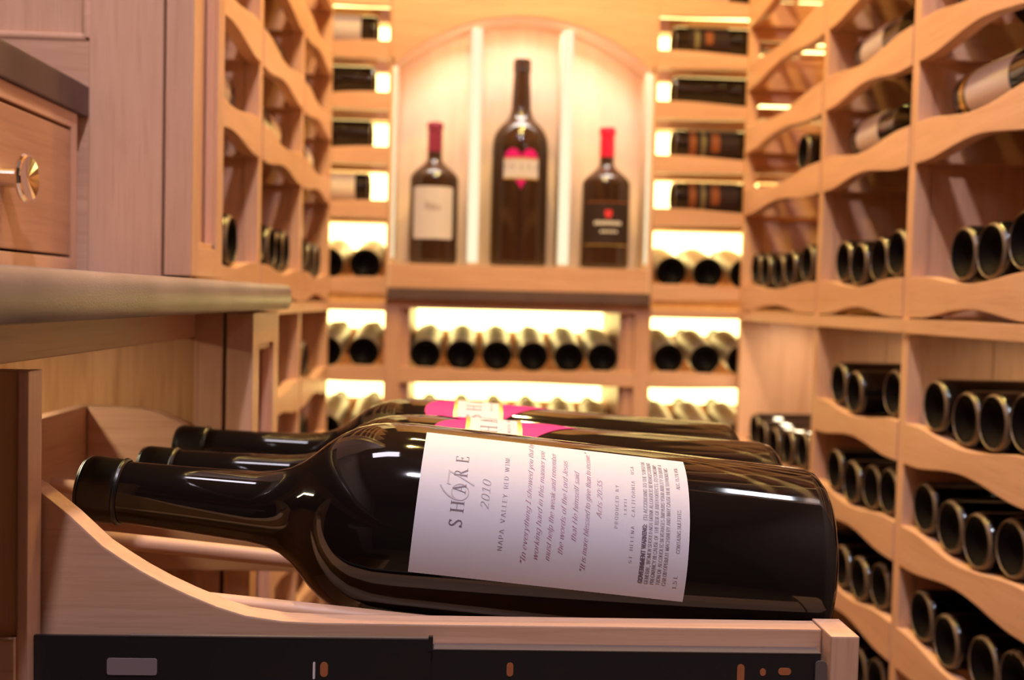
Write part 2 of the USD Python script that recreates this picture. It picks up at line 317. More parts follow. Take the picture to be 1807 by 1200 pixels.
# niche box
ND = YB + 0.188
obj('niche_back', bx(il - 0.01, ir + 0.01, ND, ND + 0.012, 0.92, 1.60), 'pale_veneer', DC)
obj('niche_side', bx(NL - 0.006, il, YB, ND, 0.92, 1.445), 'pale_veneer', DC); obj('niche_side', bx(ir, NR + 0.006, YB, ND, 0.92, 1.445), 'pale_veneer', DC)
av, ao = arch_pts(RA + 0.022, il - 0.006, ir + 0.006), arch_pts(RA + 0.03, il - 0.006, ir + 0.006)
obj('niche_vault_edge', in_xz(Polygon(ap + arch_pts(RA + 0.0045, il - 0.001, ir + 0.001)[::-1]), YB + 0.0085, YB + 0.020), 'pale_veneer', DC, smooth=30)
obj('niche_vault', in_xz(Polygon(av + ao[::-1]), YB + 0.0865, ND), 'pale_veneer', DC, smooth=30)
obj('niche_floor', bx(il, ir, YB + 0.022, ND, 0.955, 0.977), 'pale_veneer', DC)
obj('ledge', bx(il, ir, YB, YB + 0.022, 0.921, 0.977), 'alder_grain_x', DC)
for x in (-0.0045, 0.2075):
    zt = CZ + math.sqrt(RA ** 2 - (x - CX) ** 2) - 0.004
    d = obj('divider', bx(x - 0.012, x + 0.012, YB + 0.045, ND, 0.977, zt), 'pale_veneer', DC)
    obj('light_strip', bx(x - 0.0125, x + 0.0125, YB + 0.0405, YB + 0.0445, 0.985, zt - 0.002), 'led_line', d)
aw = np.linspace(math.radians(50), math.radians(130), 40)
def arc_band(r0, r1): return Polygon([(CX + r0 * math.cos(a), CZ + r0 * math.sin(a)) for a in aw] + [(CX + r1 * math.cos(a), CZ + r1 * math.sin(a)) for a in aw[::-1]])
obj('arch_light', in_xz(arc_band(RA + 0.044, RA + 0.047), YB + 0.014, YB + 0.078), 'arch_glow', DC)
obj('light_pocket', cat_(in_xz(arc_band(RA + 0.048, RA + 0.054), YB + 0.008, YB + 0.086), in_xz(arc_band(RA + 0.023, RA + 0.054), YB + 0.0805, YB + 0.086)), 'pale_veneer', DC)
for x in (il + 0.001, ir - 0.005):
    obj('side_light', bx(x, x + 0.004, YB + 0.024, YB + 0.032, 0.99, 1.42), 'led_line', DC)
obj('stone_slab', bx(NL - 0.0, NR, YB - 0.02, ND, 0.895, 0.9205), 'dark_stone', DC)
for x0 in (NL, NR - 0.03):
    obj('leg_stile', bx(x0, x0 + 0.03, YB, YB + 0.022, 0.0, 0.895), 'alder_grain_z', DC)
for x0 in (-0.156, 0.343):
    obj('inner_side', bx(x0, x0 + 0.01, YB + 0.022, YB + 0.345, 0.0, 0.885), 'alder_grain_z', DC)
for x0, x1 in ((NL + 0.03, -0.156), (0.353, NR - 0.03)): obj('inner_face', bx(x0, x1, YB + 0.012, YB + 0.022, 0.0, 0.874), 'alder_grain_z', DC)
obj('top_rail', bx(NL + 0.03, NR - 0.03, YB, YB + 0.022, 0.874, 0.895), 'alder_grain_x', DC)
for z in (0.739, 0.557, 0.375):
    obj('shelf_rail', in_xz(scallop(NL + 0.03, NR - 0.03, z - 0.018, 0.036, 0.006, 0.004), YB, YB + 0.02), 'alder_grain_x', DC)
    obj('rear_rail', bx(-0.146, 0.343, YB + 0.25, YB + 0.265, z + 0.01, z + 0.048), 'alder_grain_x', DC)
    obj('light_panel', bx(-0.146, 0.343, YB + 0.338, YB + 0.342, z + 0.078, z + 0.138), 'led_glow', DC)
obj('back_panel', bx(-0.146, 0.343, YB + 0.345, YB + 0.357, 0.0, 0.88), 'alder_grain_z', DC)

def column(label, x0, x1, name='bottle_column'):
    t = thing(name, label, 'bottle rack', group='lit bottle columns of the back wall')
    tops = [1.845, 1.722, 1.60, 1.481, 1.3655, 1.242, 1.120]
    for z in tops:
        obj('shelf_rail', in_xz(scallop(x0, x1, z - 0.0205, 0.041, 0.010, 0.004), YB, YB + 0.018), 'alder_grain_x', t)
        obj('rear_rail', bx(x0, x1, YB + 0.15, YB + 0.165, z - 0.04, z - 0.006), 'alder_grain_x', t)
        obj('light_panel', bx(x0, x1, YB + 0.22, YB + 0.224, z - 0.005, z + 0.085), 'led_glow', t)
    for z in (0.945, 0.741, 0.559, 0.377):
        obj('shelf_rail', in_xz(scallop(x0, x1, z - 0.0195, 0.039, 0.006, 0.004), YB, YB + 0.018), 'alder_grain_x', t)
        obj('rear_rail', bx(x0, x1, YB + 0.25, YB + 0.265, z + 0.01, z + 0.048), 'alder_grain_x', t)
        obj('light_panel', bx(x0, x1, YB + 0.338, YB + 0.342, z + 0.076, z + 0.142), 'led_glow', t)
    obj('waist_board', bx(x0, x1, YB - 0.004, YB + 0.34, 0.866, 0.8855), 'alder_grain_x', t)
    obj('back_panel', bx(x0, x1, YB + 0.345, YB + 0.357, 0.0, 2.0), 'alder_grain_z', t)
    return t
lcol = column('lit column of horizontal bottles left of the arched niche', -0.662, NL - 0.0065)
rcol = column('lit column of horizontal bottles right of the arched niche', NR + 0.0065, 0.955)

# ------------------------------------------------------------------ bottles: one of each kind, copied where they lie
def kind(name):
    p = stage.CreateClassPrim('/World/Looks/' + name); p.SetTypeName('Xform'); return p
def bottle_profile(L, D, neck=0.0145, sh0=0.62, sh1=0.74, punt=True):
    R = D / 2; h = min(0.012, R * 0.2)
    p = [(0, 0.02 * (L / 0.3)), (R * 0.45, 0.012), (R * 0.72, 0.002), (R * 0.80, 0.0)] if punt else [(0, 0.0), (R * 0.8, 0)]
    p += [(R - h * 0.4, h * 0.18), (R - h * 0.08, h * 0.55), (R, h * 1.1), (R, L * sh0)]
    for a in np.linspace(0, 1, 12)[1:]:
        c = 0.5 + 0.5 * math.cos(math.pi * a)
        p.append((neck * 1.06 + (R - neck * 1.06) * c ** 0.75, L * (sh0 + (sh1 - sh0) * a)))
    p += [(neck, L * 0.9), (neck, L * 0.962), (neck * 1.14, L * 0.966), (neck * 1.14, L * 0.985), (neck * 0.95, L), (0, L)]
    return p
def capsule(L, neck, frac):
    r = neck * 1.0 + 0.0008
    return lathe([(r, L * (1 - frac)), (r + 0.0003, L * (1 - frac) + 0.001), (r, L * 0.958), (neck * 1.16 + 0.0006, L * 0.963), (neck * 1.16 + 0.0006, L * 0.987), (neck, L + 0.001), (0, L + 0.001)], 32)
def ring(R):
    return lathe([(R * 0.83, 0.0035), (R * 0.848, -0.0006), (R * 0.87, -0.0014), (R * 0.905, -0.0004), (R * 0.945, 0.0024), (R * 0.965, 0.0050)], 40)
def std(kname, cap='capsule_black', lab=None, D=0.073, L=0.30, body='bottle_glass', rim=True):
    k = kind(kname)
    obj('glass', lathe(bottle_profile(L, D), 40), body, k, smooth=35)
    if rim: obj('base_ring', ring(D / 2), 'lit_heel_glass', k, smooth=40)
    obj('punt', lathe(([] if rim else [(D * 0.498, 0.009), (D * 0.49, 0.004)]) + [(D * (0.41 if rim else 0.46), -0.0004), (D * 0.36, 0.0015 if rim else -0.0002), (D * 0.225, 0.0115), (0, 0.0195)], 32), 'punt_dark', k, smooth=40)
    obj('capsule', capsule(L, 0.0145, 0.2), cap, k, smooth=35)
    R = D / 2
    if lab:
        for (m, w, z0, z1, off) in lab:
            obj('label', wrap(sbox(-w / 2, z0, w / 2, z1), R, -math.pi / 2, off=0.0002 + off, fine=0.009), m, k, smooth=35)
    return k
std('cellar_bottle')
std('backlit_bottle', body='backlit_glass', rim=False)  # dark bottles with the backlight put into the body colour
std('white_label_bottle', 'capsule_black', [('label_white', 0.10, 0.035, 0.125, 0)])
std('gold_band_bottle', 'capsule_gold', [('label_white', 0.105, 0.040, 0.150, 0), ('gold_print', 0.235, 0.022, 0.034, 0)])
std('cream_label_bottle', 'capsule_burgundy', [('label_cream', 0.10, 0.030, 0.110, 0)])
std('dark_label_bottle', 'capsule_black', [('label_dark', 0.10, 0.030, 0.125, 0), ('label_orange', 0.03, 0.070, 0.088, 0.0004), ('label_olive', 0.05, 0.045, 0.056, 0.0004)])
std('orange_label_bottle', 'capsule_black', [('label_dark', 0.11, 0.030, 0.15, 0), ('label_orange', 0.085, 0.034, 0.050, 0.0004), ('label_olive', 0.085, 0.062, 0.072, 0.0004), ('label_orange', 0.05, 0.085, 0.105, 0.0004)])

def frame(origin, axis, front):
    """4x4: local z along the bottle's axis, local -y towards front."""
    a = np.asarray(axis, float); a /= np.linalg.norm(a); y = -np.asarray(front, float); y -= a * (y @ a); y /= np.linalg.norm(y)
    m = np.eye(4); m[:3, 0] = np.cross(y, a); m[:3, 1] = y; m[:3, 2] = a; m[:3, 3] = origin; return m
def place(kname, origin, axis, front, label, group, name='wine_bottle'):
    p = thing(name, label, 'wine bottle', mtx=frame(origin, axis, front), group=group)
    p.GetReferences().AddInternalReference('/World/Looks/' + kname); p.SetInstanceable(True); return p
ORD = ['first', 'second', 'third', 'fourth', 'fifth', 'sixth', 'seventh']
def rail_top(y, yn, yf, zc, dip):
    s = (y - yn - 0.011) / (yf - yn - 0.022); w = min(max((s - 0.1) / 0.8, 0), 1); w = (0.5 - 0.5 * math.cos(2 * math.pi * w)) ** 0.85
    return zc + ENDH / 2 - dip * w
SHELF = {'W': 'waist-high shelf', 'D': 'first shelf under waist board', 'E': 'second shelf under waist board', 'F': 'third shelf under waist board', 'G': 'fourth shelf under waist board', 'C': 'second shelf above waist board'}
BAYR = ['corner bay', 'middle bay', 'nearest bay']
def lay(side, b, r, ys, rot):
    Y = YR if side == 'right' else YL
    yn, yf = Y[b + 1], Y[b]
    dip = 0.012 if r == 'W' else 0.013
    for i, y in enumerate(ys):
        rr = 0.0365 + 0.0006
        z = max(rail_top(y + d, yn, yf, ROWZ[r], dip) + math.sqrt(max(rr * rr - d * d, 0)) for d in np.linspace(-0.03, 0.03, 13))
        sg = 1 if side == 'right' else -1
        x = (XR + 0.006 + random.uniform(-0.003, 0.004)) if sg > 0 else (XL - 0.006 - random.uniform(-0.003, 0.004))
        bay = (BAYR if side == 'right' else ['corner bay', 'middle bay', 'nearest bay'])[b]
        where = f"{SHELF[r]}, {side} rack's {bay}"
        order = ORD[i] + (' from left' if side == 'right' else ' from right')
        lab = f"dark bottle base out, {order}, {where}" if len(ys) > 1 else f"single dark bottle base out, {where}"
        place('cellar_bottle', (x, y, z), (sg, 0, 0.0), (0, 0, 1), lab, f"bottles lying base outward in the {side} rack")
lay('right', 0, 'W', [2.24, 2.160, 2.078, 1.990, 1.898], 0)
lay('right', 1, 'W', [1.706, 1.632, 1.558, 1.4835], 0)
lay('right', 2, 'W', [1.285, 1.210, 1.135], 0)
lay('right', 0, 'C', [1.940], 0)
lay('right', 0, 'E', [2.222, 2.145, 2.062, 1.978, 1.895], 0)
lay('right', 1, 'D', [1.712, 1.637, 1.492], 0)
lay('right', 2, 'D', [1.340, 1.266, 1.191, 1.116], 0)
lay('right', 1, 'E', [1.708, 1.633, 1.558, 1.483], 0)
lay('right', 2, 'E', [1.368, 1.293, 1.218, 1.141], 0)
lay('right', 1, 'F', [1.735, 1.660, 1.585, 1.510], 0)
lay('right', 2, 'F', [1.362, 1.287, 1.194, 1.119], 0)
lay('right', 1, 'G', [1.66, 1.585, 1.510], 0)
lay('left', 2, 'W', [1.420, 1.345, 1.270], 0)
lay('left', 1, 'W', [1.850, 1.775, 1.700, 1.625], 0)
lay('left', 0, 'W', [2.190, 2.115, 2.020], 0)
lay('left', 1, 'D', [1.70, 1.625], 0)
lay('left', 0, 'D', [2.04], 0)
lay('left', 1, 'E', [1.66], 0)
lay('left', 0, 'E', [2.082, 2.006], 0)

# display bottles lying along the upper shelves, label to the aisle
def show(side, b, r, kname, yc, lab, depth=0.055, neck=-1, dz=0.0, roll=35):
    Y = YR if side == 'right' else YL
    yn, yf = Y[b + 1], Y[b]; sg = 1 if side == 'right' else -1
    x = (XR if sg > 0 else XL) + sg * (0.018 + depth)
    z = ROWZ[r] + ENDH / 2 - 0.0045 + 0.0365 - 0.004 + dz
    a = math.radians(roll)
    place(kname, (x, yc - neck * 0.15, z), (0, neck, 0), (-sg * math.cos(a), 0, math.sin(a)), lab, None)
for (b, r, k, yc, w) in [(1, 'C', 'white_label_bottle', 1.612, 'second shelf above the waist board, middle bay'), (1, 'B', 'white_label_bottle', 1.605, 'third shelf above the waist board, middle bay'), (1, 'A', 'cream_label_bottle', 1.605, 'fourth shelf above the waist board, middle bay'),
                         (2, 'C', 'gold_band_bottle', 1.232, 'second shelf above the waist board, nearest bay'), (2, 'B', 'white_label_bottle', 1.235, 'third shelf above the waist board, nearest bay')]:
    show('right', b, r, k, yc, f"bottle lying label out, {w} of the right rack", depth=0.046)
    show('right', b, r, 'dark_label_bottle', yc + 0.008, f"dark bottle behind the label-out one, {w} of right rack".replace('the waist', 'waist'), depth=0.128, dz=-0.006)
for (b, r, k, yc, w) in [(2, 'C', 'white_label_bottle', 1.385, 'second shelf above the waist board, nearest bay'), (1, 'C', 'cream_label_bottle', 1.765, 'second shelf above the waist board, middle bay'), (0, 'C', 'cream_label_bottle', 2.135, 'second shelf above the waist board, corner bay'),
                         (1, 'B', 'dark_label_bottle', 1.768, 'third shelf above the waist board, middle bay'), (0, 'B', 'dark_label_bottle', 2.14, 'third shelf above the waist board, corner bay'), (1, 'A', 'dark_label_bottle', 1.765, 'fourth shelf above the waist board, middle bay')]:
    show('left', b, r, k, yc, f"bottle lying along the {w} of the left rack", depth=0.046)

# display bottles across the two columns of the back wall
CT = [1.60, 1.481, 1.3655, 1.242, 1.120]
rown = ['topmost', 'second', 'third', 'fourth', 'fifth']
for i, z in enumerate(CT):
    kl = ['white_label_bottle', 'white_label_bottle', 'cellar_bottle', 'cellar_bottle', 'cream_label_bottle'][i]
    kr = ['white_label_bottle', 'dark_label_bottle', 'cellar_bottle', 'orange_label_bottle', 'orange_label_bottle'][i]
    place(kl, (-0.232 - 0.004 * i, YB + 0.058, z + 0.031), (-1, 0, 0), (0, -1, 0.15), f"dark bottle lying across the {rown[i]} shelf in view left of the niche", 'bottles lying across the left column')
    place(kr, (0.452 + 0.003 * i, YB + 0.058, z + 0.031), (1, 0, 0), (0, -1, 0.15), f"dark bottle lying across the {rown[i]} shelf in view right of the niche", 'bottles lying across the right column')
# sloping bottles, base towards the aisle
sl = math.radians(9.5)
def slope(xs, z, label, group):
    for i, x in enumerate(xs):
        place('backlit_bottle', (x, YB + 0.028, z + 0.0365 - 0.008), (0, math.cos(sl), math.sin(sl)), (0, -math.sin(sl), math.cos(sl)), label.format(ORD[i]), group)
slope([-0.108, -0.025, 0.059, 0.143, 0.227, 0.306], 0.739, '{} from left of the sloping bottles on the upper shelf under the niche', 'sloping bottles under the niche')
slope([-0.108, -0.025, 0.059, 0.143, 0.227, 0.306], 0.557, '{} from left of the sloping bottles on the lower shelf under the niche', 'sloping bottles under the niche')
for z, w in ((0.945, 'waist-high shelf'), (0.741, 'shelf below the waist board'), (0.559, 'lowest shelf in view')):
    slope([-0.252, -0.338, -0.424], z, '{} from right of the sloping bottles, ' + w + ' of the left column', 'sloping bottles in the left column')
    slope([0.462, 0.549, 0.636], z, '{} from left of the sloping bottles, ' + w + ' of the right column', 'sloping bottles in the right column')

# ------------------------------------------------------------------ big bottles with a heart label
def big_glass(L, R):
    s = L / 0.513; q = R / 0.0706
    return [(0, 0.022), (0.03 * q, 0.014), (0.052 * q, 0.002), (0.057 * q, 0.0), (0.0645 * q, 0.0022), (0.0690 * q, 0.0065), (R, 0.0135), (R, 0.20 * s), (R, 0.288 * s),
            (0.0697 * q, 0.304 * s), (0.0672 * q, 0.3185 * s), (0.0630 * q, 0.330 * s), (0.0570 * q, 0.3405 * s), (0.0500 * q, 0.349 * s), (0.0425 * q, 0.3565 * s), (0.0355 * q, 0.364 * s), (0.0300 * q, 0.3725 * s), (0.0264 * q, 0.383 * s), (0.0246 * q, 0.395 * s), (0.0225 * q, 0.44 * s), (0.0212 * q, 0.484 * s), (0.0212 * q, L - 0.001), (0, L - 0.001)]
def big_capsule(L, R):
    s = L / 0.513; q = R / 0.0706; r = 0.0222 * q
    return lathe([(r - 0.0004, L - 0.029 * s), (r + 0.0008, L - 0.028 * s), (r + 0.0012, L - 0.0265 * s), (r + 0.0002, L - 0.0255 * s), (r + 0.0005, L - 0.006 * s), (r + 0.0002, L - 0.004 * s), (r - 0.0008, L - 0.0038 * s), (r - 0.0008, L - 0.003 * s), (r - 0.0002, L - 0.0025 * s), (r - 0.002, L), (0, L)], 64)
def heart(w, h):
    a = np.linspace(0, 2 * np.pi, 80, endpoint=False)
    x = 16 * np.sin(a) ** 3; y = 13 * np.cos(a) - 5 * np.cos(2 * a) - 2 * np.cos(3 * a) - np.cos(4 * a)
    x = x / 32 * w; y = (y - y.min()) / (y.max() - y.min()) * h - h / 2
    return Polygon(np.stack([x, y], 1))
def heart_label(t, R, zc, phi, w, h, rw, rh, rz):
    obj('heart_label', wrap(affinity.translate(heart(w, h), 0, zc), R, phi, off=0.0003), 'label_pink', t, smooth=35, label='bright pink heart-shaped label')
    nl = obj('name_label', wrap(affinity.translate(sbox(-rw / 2, -rh / 2, rw / 2, rh / 2), 0, zc + rz), R, phi, off=0.0008), 'label_white', t, smooth=35, label='white name label over the heart')
    g = rh * 0.075
    obj('gold_border', cat_(*[wrap(affinity.translate(b, 0, zc + rz), R, phi, off=0.0013) for b in (sbox(-rw / 2, rh / 2 - g, rw / 2, rh / 2), sbox(-rw / 2, -rh / 2, rw / 2, -rh / 2 + g))]), 'gold_print', nl)
    word, ww = serif_word(rh * 0.30, rh * 0.17)
    obj('lettering', wrap(affinity.translate(word, -ww / 2, zc + rz - rh * 0.06), R, phi, thick=0.00015, off=0.0012, fine=0), 'ink_dark', nl)
    obj('lettering', wrapm(text('NAPA VALLEY', rh * 0.06, 0, zc + rz - rh * 0.3, spacing=rh * 0.05), R, phi, 0.0012), 'ink_grey', nl)

def big_bottle(label, L, R, mtx, glassm='bottle_glass', hl=None, cap='capsule_black', group=None):
    t = thing('large_wine_bottle', label, 'wine bottle', mtx=mtx, group=group)
    obj('glass', lathe(big_glass(L, R), 128), glassm, t, smooth=35)
    obj('capsule', big_capsule(L, R), cap, t, smooth=35, label='black foil capsule over the neck')
    if hl: heart_label(t, R, *hl)
    return t
# nearest bottle, back label to the camera
BIG = []
def prof(L, R): p = np.array(big_glass(L, R)[7:-1]); return p[:, 1], p[:, 0]
B0, B1 = np.array([0.2436, 0.7145, 0.7129]), np.array([-0.2671, 0.7145, 0.7625])
ax = (B1 - B0) / np.linalg.norm(B1 - B0); L1, RB = float(np.linalg.norm(B1 - B0)), 0.0706
up = np.cross(ax, [0, 1, 0]); up = up if up[2] > 0 else -up
el = math.radians(31)
BIG.append((B0, ax, RB, L1, prof(L1, RB)))
b1 = big_bottle('large dark bottle with a white printed back label, nearest in the open drawer', L1, RB, frame(B0, ax, np.array([0, -math.cos(el), 0]) + up * math.sin(el)))
S0, S1, HW = 0.1035, 0.2810, 0.0530        # label from S0 to S1 along the axis, half its girth
PH = -math.pi / 2
bl = obj('back_label', wrap(sbox(-HW, S0, HW, S1), RB, PH, off=0.0003, fine=0.004), 'label_white', b1, smooth=35, label='white printed back label')
def print_(m, ink, name='lettering'): return obj(name, wrapm(m, RB, PH, 0.0007), ink, bl)
LY = lambda f: S1 - f * (S1 - S0)          # f: 0 at the neck end of the label, 1 at its base end
word, ww = serif_word(0.0086, 0.0052)
obj('lettering', wrap(affinity.translate(word, -ww / 2 + 0.004, LY(0.172)), RB, PH, thick=0.00015, off=0.0007, fine=0), 'ink_dark', bl)
# the large 6 and 7 behind the word
a = np.linspace(0, 2 * np.pi, 36)
six = union_all([seg([(0.0055 * math.cos(q), 0.0055 * math.sin(q)) for q in a], 0.0007), seg([(-0.0055, 0.0), (-0.0050, 0.0035), (-0.003, 0.0075), (0.0, 0.0108), (0.0037, 0.0132)], 0.0009)])
sev = union_all([seg([(0.0048, 0.0084), (0.0147, 0.0084)], 0.0012), seg([(0.0145, 0.0088), (0.0112, 0.0020), (0.0054, -0.0088)], 0.0009), seg([(0.0050, 0.0084), (0.0046, 0.0066)], 0.0006)])
num = affinity.translate(union_all([six, sev]), 0.0015, LY(0.172) + 0.0035)
obj('lettering', wrap(num, RB, PH, thick=0.00012, off=0.0007, fine=0.002), 'ink_pale', bl)
print_(text('2010', 0.0058, 0.0025, LY(0.262), slant=0.28), 'ink_grey')
print_(text('NAPA VALLEY RED WINE', 0.0031, 0.0005, LY(0.325), spacing=0.0012), 'ink_pale')
for k, (s, wd) in enumerate([('"In everything I showed you that by', 0.092), ('working hard in this manner you', 0.080), ('must help the weak and remember', 0.079), ('the words of the Lord Jesus', 0.067), ('that He himself said', 0.049), ('"It is more blessed to give than to receive."', 0.089), ('Acts 20:35', 0.028)]):
    m = text(s, 0.0036, 0, 0, slant=0.55, thin=2.4); sq = wd / (m.bounds[1][0] - m.bounds[0][0]); m.vertices[:, 0] *= sq
    m.apply_translation([-0.0385 + wd / 2 + [0, 0.003, 0.003, 0.008, 0.017, -0.001, 0.033][k] - (m.bounds[0][0] + m.bounds[1][0]) / 2, LY(0.413 + 0.0435 * k), 0]); print_(m, 'ink_rose')
print_(text('PRODUCED BY', 0.0023, 0.0045, LY(0.735), spacing=0.0012), 'ink_pale')
print_(text('LXVII', 0.0019, 0.0045, LY(0.765), spacing=0.0012), 'ink_pale')
print_(text('ST HELENA  CALIFORNIA  USA', 0.0023, 0.0035, LY(0.796), spacing=0.0012), 'ink_pale')
warn = ['GENERAL, WOMEN SHOULD NOT DRINK ALCOHOLIC BEVERAGES DURING', 'PREGNANCY BECAUSE OF THE RISK OF BIRTH DEFECTS. (2) CONSUMP-', 'TION OF ALCOHOLIC BEVERAGES IMPAIRS YOUR ABILITY TO DRIVE A', 'CAR OR OPERATE MACHINERY AND MAY CAUSE HEALTH PROBLEMS.']
def fit(s, h, x0, x1, y, ink, bold=False):
    m = text(s, h, bold=bold, left=0); m.vertices[:, 0] *= (x1 - x0) / (m.bounds[1][0]); m.apply_translation([x0, y, 0]); print_(m, ink)
fit('GOVERNMENT WARNING:', 0.0029, -0.043, -0.006, LY(0.842), 'ink_dark', True)
fit('(1) ACCORDING TO THE SURGEON', 0.0027, -0.003, 0.045, LY(0.842), 'ink_grey')
for k, s in enumerate(warn): fit(s, 0.0027, -0.043, [0.045, 0.044, 0.044, 0.041][k], LY(0.8635 + 0.0215 * k), 'ink_grey')
fit('1.5 L', 0.0026, -0.0445, -0.036, LY(0.968), 'ink_grey'); fit('CONTAINS SULFITES', 0.0026, -0.022, 0.006, LY(0.968), 'ink_grey'); fit('ALC. 15.1% VOL.', 0.0026, 0.022, 0.043, LY(0.968), 'ink_grey')
# the two bottles behind it, heart label upwards
for k, (y, xt, lab) in enumerate([(0.8525, -0.272, 'large dark bottle with a pink heart label, middle of the open drawer'), (0.986, -0.281, 'large dark bottle with a pink heart label, farthest in the open drawer')]):
    R2, tl = 0.0655, math.radians(3.6); ax2 = np.array([-math.cos(tl), 0, math.sin(tl)]); Lk = 0.529 + 0.009 * k
    org = np.array([xt, y, 0.7335 - xt * math.tan(tl)]) - ax2 * Lk
    e2 = math.radians(88 if k else 84); u2 = np.array([math.sin(tl), 0, math.cos(tl)])
    BIG.append((org, ax2, R2, Lk, prof(Lk, R2)))
    big_bottle(lab, Lk, R2, frame(org, ax2, np.array([0, -math.cos(e2), 0]) + u2 * math.sin(e2)), hl=(0.231 + 0.012 * k, PH, 0.112, 0.120, 0.150, 0.046, 0.010))

# the three bottles of the niche
zf = 0.9775
big_bottle('tallest dark bottle with a pink heart label, middle of the lit niche', 0.493, 0.0675, frame((0.1045, YB + 0.10, zf), (0, 0, 1), (0, -1, 0)), 'lit_display_glass', hl=(0.226, PH, 0.082, 0.096, 0.085, 0.050, 0.002), cap='lit_display_glass')
def magnum(label, x, cap, white):
    L, R = 0.337, 0.0575
    t = thing('magnum_bottle', label, 'wine bottle', loc=(x, YB + 0.10, zf))
    p = bottle_profile(L, 2 * R, 0.0165, 0.60, 0.745)
    obj('glass', lathe(p, 72), 'lit_display_glass', t, smooth=35)
    obj('capsule', lathe([(0.0172, L * 0.795), (0.0176, L * 0.80), (0.0178, L * 0.955), (0.0198, L * 0.96), (0.0198, L * 0.988), (0.018, L + 0.001), (0, L + 0.001)], 40), cap, t, smooth=35)
    if white:
        lb = obj('label', wrap(sbox(-0.052, 0.060, 0.052, 0.182).buffer(-0.006).buffer(0.006), R, PH, off=0.0003), 'label_white', t, smooth=35, label='plain white label with a small grey mark')
        obj('label_mark', wrap(union_all([sbox(-0.018, 0.128, -0.008, 0.146), sbox(-0.006, 0.126, 0.006, 0.142), sbox(0.008, 0.127, 0.018, 0.138)]), R, PH, off=0.0007), 'ink_grey', lb)
    else:
        lb = obj('label', wrap(sbox(-0.062, 0.055, 0.062, 0.158), R, PH, off=0.0003), 'label_dark', t, smooth=35, label='dark label with a red crest')
        obj('label_line', wrap(sbox(-0.062, 0.1555, 0.062, 0.158), R, PH, off=0.0007), 'label_orange', lb); obj('label_line', wrap(sbox(-0.062, 0.055, 0.062, 0.0575), R, PH, off=0.0007), 'gold_print', lb)
        obj('crest', wrap(union_all([Point(0, 0.128).buffer(0.0085), sbox(-0.008, 0.128, 0.008, 0.138)]), R, PH, off=0.0007), 'ink_red', lb)
        obj('label_line', wrap(union_all([sbox(-0.033 + 0.0075 * i, 0.1035, -0.0275 + 0.0075 * i, 0.1115 + 0.001 * (i % 2)) for i in range(9)]), R, PH, off=0.0007), 'ink_white', lb)
        obj('label_line', wrap(union_all([sbox(-0.018 + 0.0085 * i, 0.085, -0.012 + 0.0085 * i, 0.0905) for i in range(5)]), R, PH, off=0.0007), 'ink_white', lb)
magnum('dark magnum bottle with burgundy capsule and white label, left in the niche', -0.099, 'capsule_burgundy', True)
magnum('dark magnum bottle with bright red capsule and dark label, right in the niche', 0.3125, 'capsule_red', False)

# ------------------------------------------------------------------ left cabinets
ct = thing('countertop', 'grey stone countertop with a straight front edge at the left', 'countertop')
nose = [(-0.2265 + 0.0065 * math.cos(a), 0.89625 + 0.01475 * math.sin(a)) for a in np.linspace(-1.35, 1.35, 15)]
def edge(xb): return Polygon([(xb, 0.8815), (-0.229, 0.8815)] + nose + [(-0.229, 0.911), (xb, 0.911)])
obj('slab', cat_(in_xz(edge(-0.86), -0.7, 1.19), in_xz(edge(-0.322), 1.19, 1.248)), 'counter_stone', ct, smooth=32)

# tall cabinet: framed side towards the camera, narrow doors towards the aisle
tc = thing('tall_cabinet', 'tall narrow wooden cabinet with framed side panel at the left', 'cabinet')
YS = 1.08
obj('side_stile', bx(-0.402, -0.3265, YS, YS + 0.02, 0.9113, 2.3), 'alder_grain_z', tc)
obj('side_rail', bx(-0.86, -0.402, YS, YS + 0.02, 0.9113, 1.1555), 'alder_grain_x', tc)
obj('side_panel', bx(-0.86, -0.402, YS + 0.008, YS + 0.02, 1.1555, 2.3), 'alder_grain_z', tc)
def moulding(pts, r):  # half-round bead along a polyline in (x, z) on the plane y
    return cat_(*[rod((a[0], YS + 0.004, a[1]), (b[0], YS + 0.004, b[1]), r, 14) for a, b in zip(pts[:-1], pts[1:])])
obj('panel_bead', moulding([(-0.86, 1.159), (-0.405, 1.159), (-0.405, 2.3)], 0.0055), 'alder_grain_x', tc)
obj('lower_stile', bx(-0.287, -0.2618, YS, YS + 0.02, 0.0, 0.8812), 'alder_grain_z', tc)
obj('lower_panel', bx(-0.86, -0.287, YS + 0.006, YS + 0.02, 0.0, 0.8812), 'veneer_panel', tc)
obj('panel_bead', bx(-0.2905, -0.2868, YS - 0.0004, YS + 0.008, 0.0, 0.8812), 'alder_grain_z', tc)
obj('body', cat_(bx(-0.86, -0.3275, YS + 0.0202, 1.188, 0.912, 2.3), bx(-0.86, -0.2635, YS + 0.0202, 1.188, 0.05, 0.881)), 'dark_gap', tc, label='dark carcass behind the side panels')
